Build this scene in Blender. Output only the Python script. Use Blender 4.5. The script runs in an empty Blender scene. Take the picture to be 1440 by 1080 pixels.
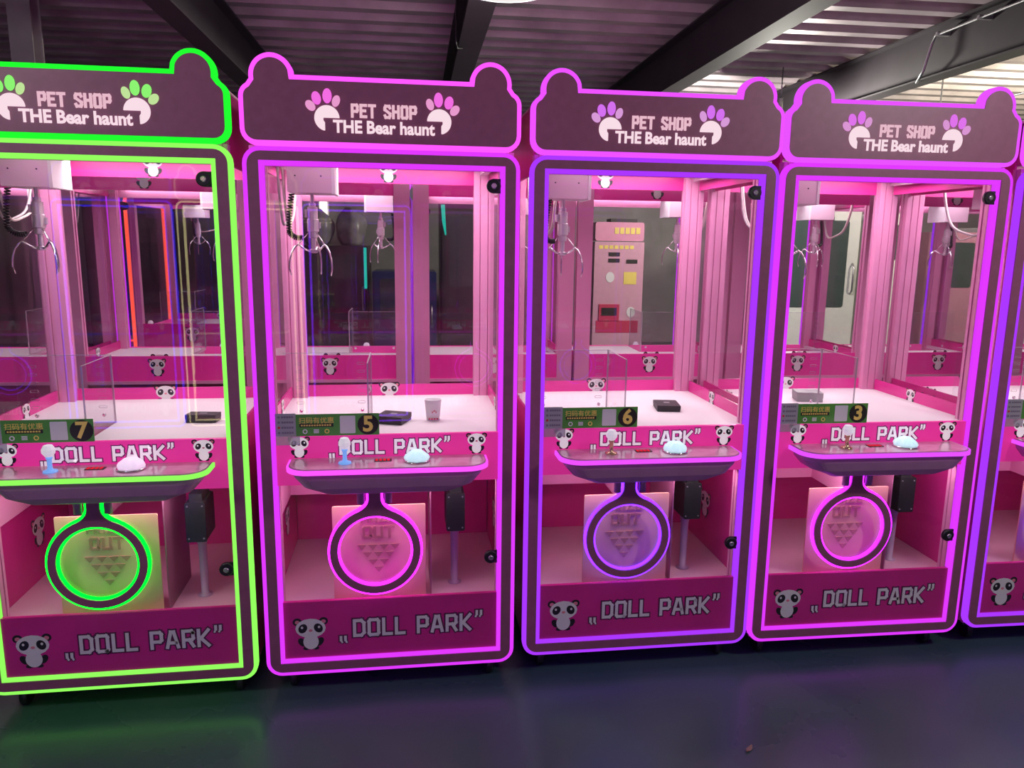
import bpy, math, random
from mathutils import Matrix, Vector

random.seed(4)
SC = bpy.context.scene
COL = SC.collection
PI = math.pi

# ------------------------------------------------------------------ camera
def make_camera():
    f, yaw, pitch, roll = 1076.48, math.radians(7.1719), math.radians(-10.4721), math.radians(0.7533)
    fw = Vector((math.sin(yaw) * math.cos(pitch), math.cos(yaw) * math.cos(pitch), math.sin(pitch)))
    rt = Vector((math.cos(yaw), -math.sin(yaw), 0))
    up = rt.cross(fw)
    r2 = rt * math.cos(roll) + up * math.sin(roll)
    u2 = up * math.cos(roll) - rt * math.sin(roll)
    cam = bpy.data.cameras.new('camera')
    cam.sensor_width = 36.0
    cam.lens = f * 36.0 / 1440.0
    cam.clip_start = 0.05
    o = bpy.data.objects.new('camera', cam)
    COL.objects.link(o)
    m = Matrix(((r2.x, u2.x, -fw.x, 0.0897), (r2.y, u2.y, -fw.y, -2.3706), (r2.z, u2.z, -fw.z, 1.4775), (0, 0, 0, 1)))
    o.matrix_world = m
    SC.camera = o
make_camera()

# ------------------------------------------------------------------ world, exposure
w = bpy.data.worlds.new('world'); SC.world = w
w.use_nodes = True
w.node_tree.nodes['Background'].inputs[0].default_value = (0.55, 0.5, 0.6, 1)
w.node_tree.nodes['Background'].inputs[1].default_value = 0.035
SC.view_settings.view_transform = 'Standard'
SC.view_settings.look = 'None'
SC.view_settings.exposure = 0.0
SC.view_settings.gamma = 1.0
SC.view_settings.use_curve_mapping = False
SC.cycles.transparent_max_bounces = 48
SC.cycles.max_bounces = 7
SC.cycles.diffuse_bounces = 3
SC.cycles.glossy_bounces = 4
SC.cycles.sample_clamp_indirect = 3.0
SC.cycles.use_denoising = True
SC.cycles.caustics_reflective = False
SC.cycles.caustics_refractive = False

LAMP_W = 34.0      # round ceiling lamps
INSIDE_W = 2.7     # light under the top board of each machine
LOWER_W = 1.05     # small fill added under the play deck to brighten the chamber

# ------------------------------------------------------------------ materials
MATS = {}
def mat(name, col, rough=0.5, metal=0.0, noise=0.0, nscale=20.0, bump=0.0, bscale=60.0, spec=0.5, coat=0.0, col2=None, stretch=None, rvar=0.0):
    if name in MATS: return MATS[name]
    m = bpy.data.materials.new(name); m.use_nodes = True
    nt = m.node_tree; b = nt.nodes['Principled BSDF']
    b.inputs['Base Color'].default_value = (*col, 1)
    b.inputs['Roughness'].default_value = rough
    b.inputs['Metallic'].default_value = metal
    b.inputs['Specular IOR Level'].default_value = spec
    b.inputs['Coat Weight'].default_value = coat
    tc = nt.nodes.new('ShaderNodeTexCoord'); mp = nt.nodes.new('ShaderNodeMapping')
    nt.links.new(tc.outputs['Object'], mp.inputs[0])
    if stretch: mp.inputs['Scale'].default_value = stretch
    if noise > 0 or col2 or rvar:
        n = nt.nodes.new('ShaderNodeTexNoise'); n.inputs['Scale'].default_value = nscale; n.inputs['Detail'].default_value = 5
        nt.links.new(mp.outputs[0], n.inputs['Vector'])
        r = nt.nodes.new('ShaderNodeValToRGB')
        c2 = col2 or tuple(min(1, c * (1 + noise)) for c in col)
        c1 = col if col2 else tuple(c * (1 - noise) for c in col)
        r.color_ramp.elements[0].position = .32; r.color_ramp.elements[1].position = .68
        r.color_ramp.elements[0].color = (*c1, 1); r.color_ramp.elements[1].color = (*c2, 1)
        nt.links.new(n.outputs['Fac'], r.inputs[0]); nt.links.new(r.outputs[0], b.inputs['Base Color'])
        if rvar:
            mr = nt.nodes.new('ShaderNodeMapRange')
            mr.inputs['From Min'].default_value = .3; mr.inputs['From Max'].default_value = .7
            mr.inputs['To Min'].default_value = rough - rvar; mr.inputs['To Max'].default_value = rough + rvar
            nt.links.new(n.outputs['Fac'], mr.inputs['Value']); nt.links.new(mr.outputs[0], b.inputs['Roughness'])
    if bump > 0:
        n2 = nt.nodes.new('ShaderNodeTexNoise'); n2.inputs['Scale'].default_value = bscale; n2.inputs['Detail'].default_value = 3
        nt.links.new(mp.outputs[0], n2.inputs['Vector'])
        bp = nt.nodes.new('ShaderNodeBump'); bp.inputs['Strength'].default_value = bump; bp.inputs['Distance'].default_value = .004
        nt.links.new(n2.outputs['Fac'], bp.inputs['Height']); nt.links.new(bp.outputs[0], b.inputs['Normal'])
    MATS[name] = m
    return m
def emit(name, col, s):
    if name in MATS: return MATS[name]
    m = bpy.data.materials.new(name); m.use_nodes = True
    nt = m.node_tree; nt.nodes.remove(nt.nodes['Principled BSDF'])
    e = nt.nodes.new('ShaderNodeEmission'); e.inputs[0].default_value = (*col, 1); e.inputs[1].default_value = s
    nt.links.new(e.outputs[0], nt.nodes['Material Output'].inputs[0])
    MATS[name] = m
    return m
def glass(name, tint=(1, 1, 1), base=0.035, graze=0.55, rough=0.0, milk=0.0):
    m = bpy.data.materials.new(name); m.use_nodes = True
    nt = m.node_tree; nt.nodes.remove(nt.nodes['Principled BSDF'])
    t = nt.nodes.new('ShaderNodeBsdfTransparent'); t.inputs[0].default_value = (*tint, 1)
    g = nt.nodes.new('ShaderNodeBsdfGlossy'); g.inputs['Roughness'].default_value = rough
    lw = nt.nodes.new('ShaderNodeLayerWeight'); lw.inputs[0].default_value = .5
    p = nt.nodes.new('ShaderNodeMath'); p.operation = 'POWER'; p.inputs[1].default_value = 4
    a = nt.nodes.new('ShaderNodeMath'); a.operation = 'MULTIPLY_ADD'; a.inputs[1].default_value = graze; a.inputs[2].default_value = base
    nt.links.new(lw.outputs['Facing'], p.inputs[0]); nt.links.new(p.outputs[0], a.inputs[0])
    mx = nt.nodes.new('ShaderNodeMixShader')
    nt.links.new(a.outputs[0], mx.inputs[0]); nt.links.new(t.outputs[0], mx.inputs[1]); nt.links.new(g.outputs[0], mx.inputs[2])
    out = mx.outputs[0]
    if milk:
        d = nt.nodes.new('ShaderNodeBsdfDiffuse'); d.inputs[0].default_value = (.8, .75, .8, 1)
        m2 = nt.nodes.new('ShaderNodeMixShader'); m2.inputs[0].default_value = milk
        nt.links.new(out, m2.inputs[1]); nt.links.new(d.outputs[0], m2.inputs[2]); out = m2.outputs[0]
    nt.links.new(out, nt.nodes['Material Output'].inputs[0])
    MATS[name] = m
    return m

M_FRAME = mat('mauve_frame', (.36, .115, .215), .42, bump=.05, bscale=900, noise=.06, nscale=40)
M_PINK = mat('pink_metal', (.80, .32, .55), .38, noise=.03, nscale=8)
M_MAG = mat('magenta_panel', (.74, .035, .31), .25, noise=.08, nscale=5)
M_DECK = mat('white_deck', (.86, .82, .83), .55, noise=.02, nscale=6)
M_FLOORP = mat('pale_pink_floor', (.82, .48, .62), .4, noise=.04, nscale=6)
M_BOXP = mat('pale_lilac_paint', (.80, .62, .72), .4, noise=.02, nscale=9)
M_WHITE = mat('white_plastic', (.86, .85, .86), .4, noise=.02, nscale=10)
M_BLACK = mat('black_plastic', (.012, .012, .014), .4, noise=.2, nscale=30)
M_CHROME = mat('chrome', (.82, .82, .84), .16, 1.0, noise=.03)
M_CLAW = mat('claw_metal', (.78, .68, .74), .32, .65, noise=.05)
M_STEEL = mat('brushed_steel', (.5, .5, .52), .35, .9, noise=.1)
M_HOSE = mat('grey_hose', (.55, .50, .50), .4, noise=.05)
M_CREAM = mat('cream_hose', (.78, .68, .62), .4, noise=.05)
M_MARBLE = mat('marbled_console_top', (.90, .52, .70), .18, nscale=14, col2=(.68, .34, .50), coat=.4)
M_CONS = mat('console_paint', (.46, .22, .40), .4, noise=.05, bump=.03, bscale=500)
M_PRIZE = mat('tan_prize_door', (.88, .46, .36), .45, noise=.05, nscale=7)
M_PRINT = mat('brown_print', (.55, .24, .20), .6, noise=.1)
M_GREEN = mat('green_sticker', (.10, .36, .06), .35, noise=.08, nscale=30)
M_GREY = mat('grey_sticker', (.42, .42, .46), .4, noise=.05)
M_GOLD = mat('yellow_print', (.95, .76, .18), .45, noise=.05)
M_INK = mat('dark_ink', (.02, .018, .015), .5, noise=.1)
M_RED = mat('red_print', (.75, .03, .05), .5, noise=.05)
M_PW = mat('panda_white', (.88, .86, .86), .45, noise=.02)
M_PB = mat('panda_black', (.02, .016, .025), .45, noise=.1)
M_PP = mat('panda_nose', (.85, .25, .35), .5, noise=.05)
M_LW = mat('letter_white', (.88, .84, .88), .4, noise=.02)
def backlit(name, col, s, rough=.3):
    m = mat(name, col, rough, noise=.04, nscale=6); b = m.node_tree.nodes['Principled BSDF']
    b.inputs['Emission Color'].default_value = (*col, 1); b.inputs['Emission Strength'].default_value = s
    return m
M_BALL = backlit('lit_crystal_ball', (.86, .82, .90), .42, .1)
M_JBLUE = backlit('blue_lit_stick', (.20, .45, .95), .55, .2)
M_JGOLD = mat('gold_stick', (.85, .68, .38), .2, .9, noise=.05)
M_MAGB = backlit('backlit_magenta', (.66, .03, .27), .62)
M_MAGC = backlit('magenta_board_added_glow', (.70, .03, .29), .20)  # faint glow added to the back boards so they render brighter
M_LWB = backlit('backlit_letter', (.88, .78, .86), .45)
M_PWB = backlit('backlit_panda_white', (.88, .82, .84), .4)
M_DOME = backlit('lit_button', (.60, .92, .98), .62)
M_DOME2 = backlit('lit_button_pink', (.92, .74, .95), .62)
M_LPB = backlit('backlit_outline', (.13, .015, .09), .4)
M_LP = mat('letter_outline', (.13, .015, .09), .45, noise=.05)
M_GLASS = glass('door_glass', (.985, .98, .985), .028, .35)
M_BGLASS = glass('rear_glass', (.96, .95, .96), .006, .35)
M_ACRYL = glass('clear_acrylic', (.97, .97, .98), .02, .5, .03, .012)
M_ACEDGE = glass('acrylic_edge', (.85, .85, .9), .25, .5, .2, .35)
M_BACKLIT = emit('backlit_white', (.95, .72, .80), 1.0)
M_BACKLIT2 = emit('backlit_rose', (.85, .52, .62), .95)
M_TUBE = emit('white_light_tube', (1, .88, .94), 12.0)
M_REDLED = emit('red_display', (1, .02, .05), .8)

def neon(name, col, s):
    return emit('neon_' + name, col, s)
# frame, header, ring colours
NEON = {
    'green': (neon('yellow_green', (.115, .42, .045), 2.6), neon('green_header', (.006, .42, .012), 2.6), neon('green_ring', (0, .36, .005), 13), (.55, 1, .45)),
    'magenta': (neon('magenta', (.30, .016, .42), 2.6), neon('magenta_header', (.33, .028, .33), 3.6), neon('magenta_ring', (.30, .005, .42), 12), (1, .25, .95)),
    'violet': (neon('violet', (.16, .015, .42), 2.6), neon('violet_header', (.34, .033, .42), 2.6), neon('violet_ring', (.05, .006, .42), 12), (.8, .25, 1)),
    'pinkviolet': (neon('pinkviolet', (.30, .016, .42), 2.6), neon('pinkviolet_header', (.32, .033, .42), 2.6), neon('pinkviolet_ring', (.22, .005, .42), 12), (.95, .3, 1)),
    'blue': (neon('blue', (.01, .015, 1.0), 9.0), neon('blue_header', (.01, .02, 1.0), 2.0), neon('blue_ring', (.02, .04, 1), 1.6), (.3, .4, 1)),
    'red': (neon('red', (1.0, .10, .06), 1.4), neon('red_header', (1, .08, .05), 1.3), neon('red_ring', (1, .08, .05), 1.4), (1, .4, .3)),
    'cream': (neon('cream', (.95, .85, .40), 6.0), neon('cream_header', (.95, .85, .45), 2.0), neon('cream_ring', (.95, .85, .45), 1.5), (1, .9, .6)),
    'purple': (neon('purple', (.20, .02, 1.0), 9.0), neon('purple_header', (.3, .03, .9), 2.0), neon('purple_ring', (.3, .03, .9), 1.5), (.7, .3, 1)),
}
# the cut-out toe pads show the coloured strip behind the board
TOE = {k: emit('toe_' + k, {'green': (.28, .95, .18), 'magenta': (.95, .16, .80), 'violet': (.70, .17, .92), 'pinkviolet': (.78, .18, .88), 'blue': (.3, .3, 1), 'red': (1, .3, .2), 'cream': (.9, .8, .5), 'purple': (.5, .2, 1)}[k], .95) for k in NEON}
TOE2 = {k: emit('toe_soft_' + k, {'green': (.62, .90, .38), 'magenta': (.95, .38, .72), 'violet': (.80, .38, .80), 'pinkviolet': (.82, .36, .76), 'blue': (.5, .5, 1), 'red': (1, .5, .4), 'cream': (.9, .8, .6), 'purple': (.6, .4, 1)}[k], .85) for k in NEON}

# ------------------------------------------------------------------ mesh builder
class MB:
    def __init__(s): s.v = []; s.f = []; s.m = []; s.sm = []
    def face(s, idx, m=0, sm=False):
        out = []
        for i in idx:
            if i not in out: out.append(i)
        if len(out) >= 3: s.f.append(out); s.m.append(m); s.sm.append(sm)
    def add(s, pts):
        b = len(s.v); s.v += [tuple(p) for p in pts]; return b
    @staticmethod
    def _p(p, a, ax):
        return (p[0], a, p[1]) if ax == 'y' else ((p[0], p[1], a) if ax == 'z' else (a, p[0], p[1]))
    def box(s, x0, x1, y0, y1, z0, z1, m=0):
        b = s.add([(x0, y0, z0), (x1, y0, z0), (x1, y1, z0), (x0, y1, z0), (x0, y0, z1), (x1, y0, z1), (x1, y1, z1), (x0, y1, z1)])
        for q in ((0, 3, 2, 1), (4, 5, 6, 7), (0, 1, 5, 4), (1, 2, 6, 5), (2, 3, 7, 6), (3, 0, 4, 7)): s.face([b + i for i in q], m)
        return s
    def prism(s, poly, a0, a1, ax='y', m=0, sm=False):
        n = len(poly)
        b = s.add([s._p(p, a0, ax) for p in poly]); c = s.add([s._p(p, a1, ax) for p in poly])
        s.face(list(range(b, b + n)), m); s.face(list(range(c + n - 1, c - 1, -1)), m)
        for i in range(n):
            j = (i + 1) % n; s.face([b + i, c + i, c + j, b + j], m, sm)
        return s
    def ring(s, A, B, a0, a1, ax='y', m=0, closed=True):
        n = len(A)
        i0 = s.add([s._p(p, a0, ax) for p in A]); i1 = s.add([s._p(p, a0, ax) for p in B])
        i2 = s.add([s._p(p, a1, ax) for p in A]); i3 = s.add([s._p(p, a1, ax) for p in B])
        for i in range(n if closed else n - 1):
            j = (i + 1) % n
            s.face([i0 + i, i0 + j, i1 + j, i1 + i], m); s.face([i2 + i, i3 + i, i3 + j, i2 + j], m)
            s.face([i0 + i, i2 + i, i2 + j, i0 + j], m); s.face([i1 + i, i1 + j, i3 + j, i3 + i], m)
        if not closed:
            for k in (0, n - 1): s.face([i0 + k, i1 + k, i3 + k, i2 + k], m)
        return s
    def loft(s, rings, m=0, sm=False, cap=True):
        n = len(rings[0]); bs = [s.add(r) for r in rings]
        for a, b in zip(bs, bs[1:]):
            for i in range(n):
                j = (i + 1) % n; s.face([a + i, a + j, b + j, b + i], m, sm)
        if cap: s.face(list(range(bs[0] + n - 1, bs[0] - 1, -1)), m); s.face(list(range(bs[-1], bs[-1] + n)), m)
        return s
    def lathe(s, prof, c=(0, 0, 0), ax='z', n=20, m=0, sm=True):
        rings = []
        for r, h in prof:
            rr = []
            for i in range(n):
                a = 2 * PI * i / n; u, v = r * math.cos(a), r * math.sin(a)
                p = (u, v, h) if ax == 'z' else ((u, h, v) if ax == 'y' else (h, u, v))
                rr.append((p[0] + c[0], p[1] + c[1], p[2] + c[2]))
            rings.append(rr)
        return s.loft(rings, m, sm)
    def tube(s, path, r, n=8, m=0):
        path = [Vector(p) for p in path]; rings = []
        d0 = (path[1] - path[0]).normalized()
        u = d0.orthogonal().normalized()
        for i, p in enumerate(path):
            d = (path[min(i + 1, len(path) - 1)] - path[max(i - 1, 0)]).normalized()
            u = (u - d * u.dot(d))
            u = u.normalized() if u.length > 1e-6 else d.orthogonal().normalized()
            v = d.cross(u); rr = r[i] if isinstance(r, (list, tuple)) else r
            rings.append([tuple(p + (u * math.cos(2 * PI * k / n) + v * math.sin(2 * PI * k / n)) * rr) for k in range(n)])
        return s.loft(rings, m, True)
    def ell(s, cx, cz, rx, rz, y0, y1, m=0, n=18, rot=0.0):
        pts = []
        for i in range(n):
            a = 2 * PI * i / n; x, z = rx * math.cos(a), rz * math.sin(a)
            pts.append((cx + x * math.cos(rot) - z * math.sin(rot), cz + x * math.sin(rot) + z * math.cos(rot)))
        return s.prism(pts, y0, y1, 'y', m)
    def stroke(s, pts, t, y0, y1, m=0):
        for a, b in zip(pts, pts[1:]):
            s.ns = getattr(s, 'ns', 0) + 1; y0 -= .00002 * (s.ns % 7)   # strokes of a letter never share a face plane
            dx, dz = b[0] - a[0], b[1] - a[1]; L = math.hypot(dx, dz)
            if L < 1e-9: continue
            dx, dz = dx / L * t / 2, dz / L * t / 2
            s.prism([(a[0] - dx - dz, a[1] - dz + dx), (a[0] - dx + dz, a[1] - dz - dx), (b[0] + dx + dz, b[1] + dz - dx), (b[0] + dx - dz, b[1] + dz + dx)], y0, y1, 'y', m)
        return s
    def mesh(s, name, mats):
        me = bpy.data.meshes.new(name); me.from_pydata(s.v, [], s.f)
        for q in mats: me.materials.append(q)
        me.polygons.foreach_set('material_index', s.m); me.polygons.foreach_set('use_smooth', s.sm)
        me.validate(); me.update()
        import bmesh
        b = bmesh.new(); b.from_mesh(me); bmesh.ops.recalc_face_normals(b, faces=b.faces); b.to_mesh(me); b.free()
        return me

CACHE = {}
def part(name, fn, mats, parent=None, loc=(0, 0, 0), rot=(0, 0, 0), scale=(1, 1, 1), key=None, label=None):
    """one mesh object; the mesh data is shared between alike pieces (same key and materials)"""
    if not isinstance(mats, (list, tuple)): mats = [mats]
    k = (key, tuple(q.name for q in mats)) if key else None
    if k and k in CACHE: me = CACHE[k]
    else:
        b = MB(); r = fn(b)
        me = r if isinstance(r, bpy.types.Mesh) else b.mesh(name, mats)
        if k: CACHE[k] = me
    o = bpy.data.objects.new(name, me); COL.objects.link(o)
    o.parent = parent; o.location = loc; o.rotation_euler = rot; o.scale = scale
    if label: o['label'] = label
    return o
def tag(o, label, cat, group=None):
    o['label'] = label; o['category'] = cat
    if group: o['group'] = group
    return o
def thing(name, label, cat, loc=(0, 0, 0), rz=0.0, group=None):
    o = bpy.data.objects.new(name, None); COL.objects.link(o)
    o.empty_display_size = .1; o.location = loc; o.rotation_euler = (0, 0, rz)
    return tag(o, label, cat, group)
def struct(name, fn, m):
    o = part(name, fn, m); o['kind'] = 'structure'; return o

def arc(cx, cy, r, a0, a1, n):
    return [(cx + r * math.cos(math.radians(a0 + (a1 - a0) * i / n)), cy + r * math.sin(math.radians(a0 + (a1 - a0) * i / n))) for i in range(n + 1)]
def rrect(x0, x1, z0, z1, r, n=6):
    return arc(x1 - r, z0 + r, r, -90, 0, n) + arc(x1 - r, z1 - r, r, 0, 90, n) + arc(x0 + r, z1 - r, r, 90, 180, n) + arc(x0 + r, z0 + r, r, 180, 270, n)
def offset(poly, d):
    n = len(poly); out = []
    area = sum(poly[i][0] * poly[(i + 1) % n][1] - poly[(i + 1) % n][0] * poly[i][1] for i in range(n))
    sg = 1 if area > 0 else -1
    for i in range(n):
        p0, p, p1 = Vector(poly[i - 1]), Vector(poly[i]), Vector(poly[(i + 1) % n])
        a, b = (p - p0), (p1 - p)
        if a.length < 1e-9: a = b
        if b.length < 1e-9: b = a
        a.normalize(); b.normalize()
        na, nb = Vector((a.y, -a.x)) * sg, Vector((b.y, -b.x)) * sg
        k = na + nb
        L = max(.35, k.length_squared / 2)
        out.append(tuple(p + k / L * d))
    return out

def text_mesh(key, s, size, bold, mats, ext=.0006, align='CENTER', xs=1.0):
    k = ('text', key, s, tuple(q.name for q in mats))
    if k in CACHE: return CACHE[k]
    c = bpy.data.curves.new('lettering', 'FONT'); c.body = s; c.size = size; c.extrude = ext; c.offset = bold
    c.align_x = align; c.align_y = 'CENTER'; c.resolution_u = 3
    o = bpy.data.objects.new('lettering', c); COL.objects.link(o)
    dg = bpy.context.evaluated_depsgraph_get()
    me = bpy.data.meshes.new_from_object(o.evaluated_get(dg))
    bpy.data.objects.remove(o); bpy.data.curves.remove(c)
    me.materials.clear()
    for q in mats: me.materials.append(q)
    me.transform(Matrix.Rotation(PI / 2, 4, 'X') @ Matrix.Diagonal((xs, 1, 1, 1)))
    CACHE[k] = me
    return me

# ------------------------------------------------------------------ block letters (strokes on a unit-high grid)
GL = {
    'D': (.62, [[(0, 0), (0, 1), (.45, 1), (.62, .83), (.62, .17), (.45, 0), (0, 0)]]),
    'O': (.62, [[(.08, 0), (0, .1), (0, .9), (.08, 1), (.54, 1), (.62, .9), (.62, .1), (.54, 0), (.08, 0)]]),
    'L': (.50, [[(0, 1), (0, 0), (.5, 0)]]),
    'P': (.60, [[(0, 0), (0, 1), (.5, 1), (.6, .88), (.6, .5), (.5, .4), (0, .4)]]),
    'A': (.66, [[(0, 0), (.24, 1), (.42, 1), (.66, 0)], [(.12, .28), (.54, .28)]]),
    'R': (.60, [[(0, 0), (0, 1), (.5, 1), (.6, .88), (.6, .52), (.5, .42), (0, .42)], [(.34, .42), (.6, 0)]]),
    'K': (.60, [[(0, 0), (0, 1)], [(.6, 1), (.14, .48), (.6, 0)]]),
    'E': (.42, [[(.42, 1), (0, 1), (0, 0), (.42, 0)], [(.0, .52), (.34, .52)]]),
    'T': (.46, [[(0, 1), (.16, 1)], [(.30, 1), (.46, 1)], [(.23, 1), (.23, 0)]]),
    'S': (.42, [[(.42, .86), (.36, 1), (.06, 1), (0, .86), (0, .68), (.42, .34), (.42, .14), (.36, 0), (.06, 0), (0, .14)]]),
    'H': (.44, [[(0, 0), (0, 1)], [(.44, 0), (.44, 1)], [(.0, .52), (.44, .52)]]),
    'p': (.44, [[(0, 0), (0, 1)], [(.14, 1), (.38, 1), (.44, .9), (.44, .55), (.38, .45), (.14, .45)]]),
    'o': (.44, [[(.14, 1), (.06, 1), (0, .9), (0, .1), (.06, 0), (.14, 0)], [(.30, 1), (.38, 1), (.44, .9), (.44, .1), (.38, 0), (.30, 0)]]),
    ' ': (.28, []),
}
def block(b, s, x, z, h, t, y0, y1, gap=.26, width=None, m=0):
    tot = sum(GL[c][0] for c in s) + gap * (len(s) - 1)
    kx = (width / tot) if width else h
    for c in s:
        wd, ls = GL[c]
        for l in ls: b.stroke([(x + p[0] * kx, z + p[1] * h) for p in l], t, y0, y1, m)
        x += (wd + gap) * kx
def quote(b, x, z, h, t, up, y0, y1, m=0):
    b.stroke([(x, z + h), (x, z + h * .45)], t, y0, y1, m)
    b.stroke([(x, z + h * .45), (x - h * .2 if up else x + h * .2, z)], t * .7, y0, y1, m)
def words(text, x0, width, gap):
    """(word, start x, width) of each word of a line of block letters"""
    tot = sum(GL[c][0] for c in text) + gap * (len(text) - 1); k = width / tot; out = []; x = x0
    for wd in text.split(' '):
        ww = (sum(GL[c][0] for c in wd) + gap * (len(wd) - 1)) * k
        out.append((wd, x, ww)); x += ww + (GL[' '][0] + 2 * gap) * k
    return out
def doll_park(parent, x0, x1, z, h, t, to, key, mo, ml):
    for wd, wx, ww in words('DOLL PARK', x0, x1 - x0, .34):
        part('lettering_outline', lambda b: block(b, wd, wx, z, h, to, -.0062, -.005, gap=.34, width=ww), mo, parent, key=(key, wd, 'o'))
        part('lettering', lambda b: block(b, wd, wx, z, h, t, -.0072, -.005, gap=.34, width=ww), ml, parent, key=(key, wd))
    for up, qx, qz in ((True, x1 + h * .45, z + h * .85), (False, x0 - h * .85, z - h * .42)):
        for k in (0, 1):
            part('quote_mark', lambda b: (quote(b, 0, 0, h * .35, to * .85, up, -.0060, -.005, 1), quote(b, 0, 0, h * .35, t * .8, up, -.0070, -.005, 0)), [ml, mo], parent, (qx + k * h * .27, 0, qz), key=(key, 'q', up))

# ------------------------------------------------------------------ generic panda sticker, one unit tall, faces -y
def panda(b):
    def e(cx, cz, rx, rz, lay, m, rot=0.0): b.ell(cx, cz, rx, rz, -.002 - .003 * lay, 0, m, 16, rot)
    for s in (-1, 1):
        e(.37 * s, .88, .13, .12, 0, 1); e(.37 * s, .87, .07, .06, 1, 2)
        e(.25 * s, .24, .10, .15, 0, 1, -.6 * s)
        e(.13 * s, .05, .10, .06, 0, 1)
    e(0, .25, .22, .24, 1, 0)
    e(0, .67, .43, .30, 2, 0)
    for s in (-1, 1):
        e(.22 * s, .67, .12, .15, 3, 1, .5 * s)
        e(.24 * s, .70, .035, .04, 4, 0)
    e(0, .60, .055, .04, 3, 2)
def panda_decal(parent, x, y, z, h, rz=0.0, mw=None):
    return part('panda_decal', panda, [mw or M_PW, M_PB, M_PP], parent, (x, y, z), (0, 0, rz), (h, h * .25, h), key='panda')

# ------------------------------------------------------------------ the claw machine
HW = .404            # outer half width with the light strip
Z0, Z1 = .078, 1.741  # frame outer bottom and top
def header_outline():
    pts = arc(.404 - .045, 1.743 + .045, .045, -90, 0, 6)
    pts += arc(.404 - .04, 1.875, .04, 0, 62, 5)
    pts += arc(.312, 1.932, .062, -8, 188, 22)[0:20]
    pts += [(.2515, 1.937)]
    right = pts
    left = [(-x, z) for x, z in reversed(right)]
    return right + left
HO = header_outline()
HI = offset(HO, -.0135)
RC = (-.0485, .497); RR, RI = .1435, .1195
def ring_outline(grow=0.0):
    cx, cz = RC; R = RR + grow; hw = .019 + grow
    th = 27
    def bez(p0, c, p1, n=6): return [tuple((1 - t) ** 2 * p0[k] + 2 * t * (1 - t) * c[k] + t * t * p1[k] for k in (0, 1)) for t in [i / n for i in range(n + 1)]]
    st = (cx + R * math.sin(math.radians(th)), cz + R * math.cos(math.radians(th)))
    top = .716
    r = [(cx + hw, top)] + bez((cx + hw, cz + R + .032 - grow), (cx + hw, cz + R + .002), st)
    circ = arc(cx, cz, R, 90 - th, 90 - th - (360 - 2 * th), 44)[1:-1]
    l = [(2 * cx - p[0], p[1]) for p in reversed(r)]
    return r + circ + l
def toes(b, sx, cx, cz, pick):
    sp = [(-.0455, .033, .0120, .0165, .75), (-.0285, .054, .0130, .0185, .25), (.002, .061, .0130, .0205, -.03), (.0265, .0475, .0110, .0165, -.35)]
    for i in pick:
        dx, dz, rx, rz, ro = sp[i]; b.ell(cx + sx * dx, cz + dz, rx, rz, -.0225, -.0205, 0, 16, ro * sx)
def pad(b, sx, cx, cz):
    # round pad with a notch cut out of its lower inner side
    pts = [(0.0355 * math.cos(math.radians(a)), 0.0355 * math.sin(math.radians(a))) for a in range(2, 262, 10)]
    pts += [(-.006, -.034), (-.006, -.012), (-.010, -.006), (-.010, .001), (.034, .001)]
    b.prism([(cx + sx * p[0], cz + p[1]) for p in pts], -.0225, -.0205)

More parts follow.
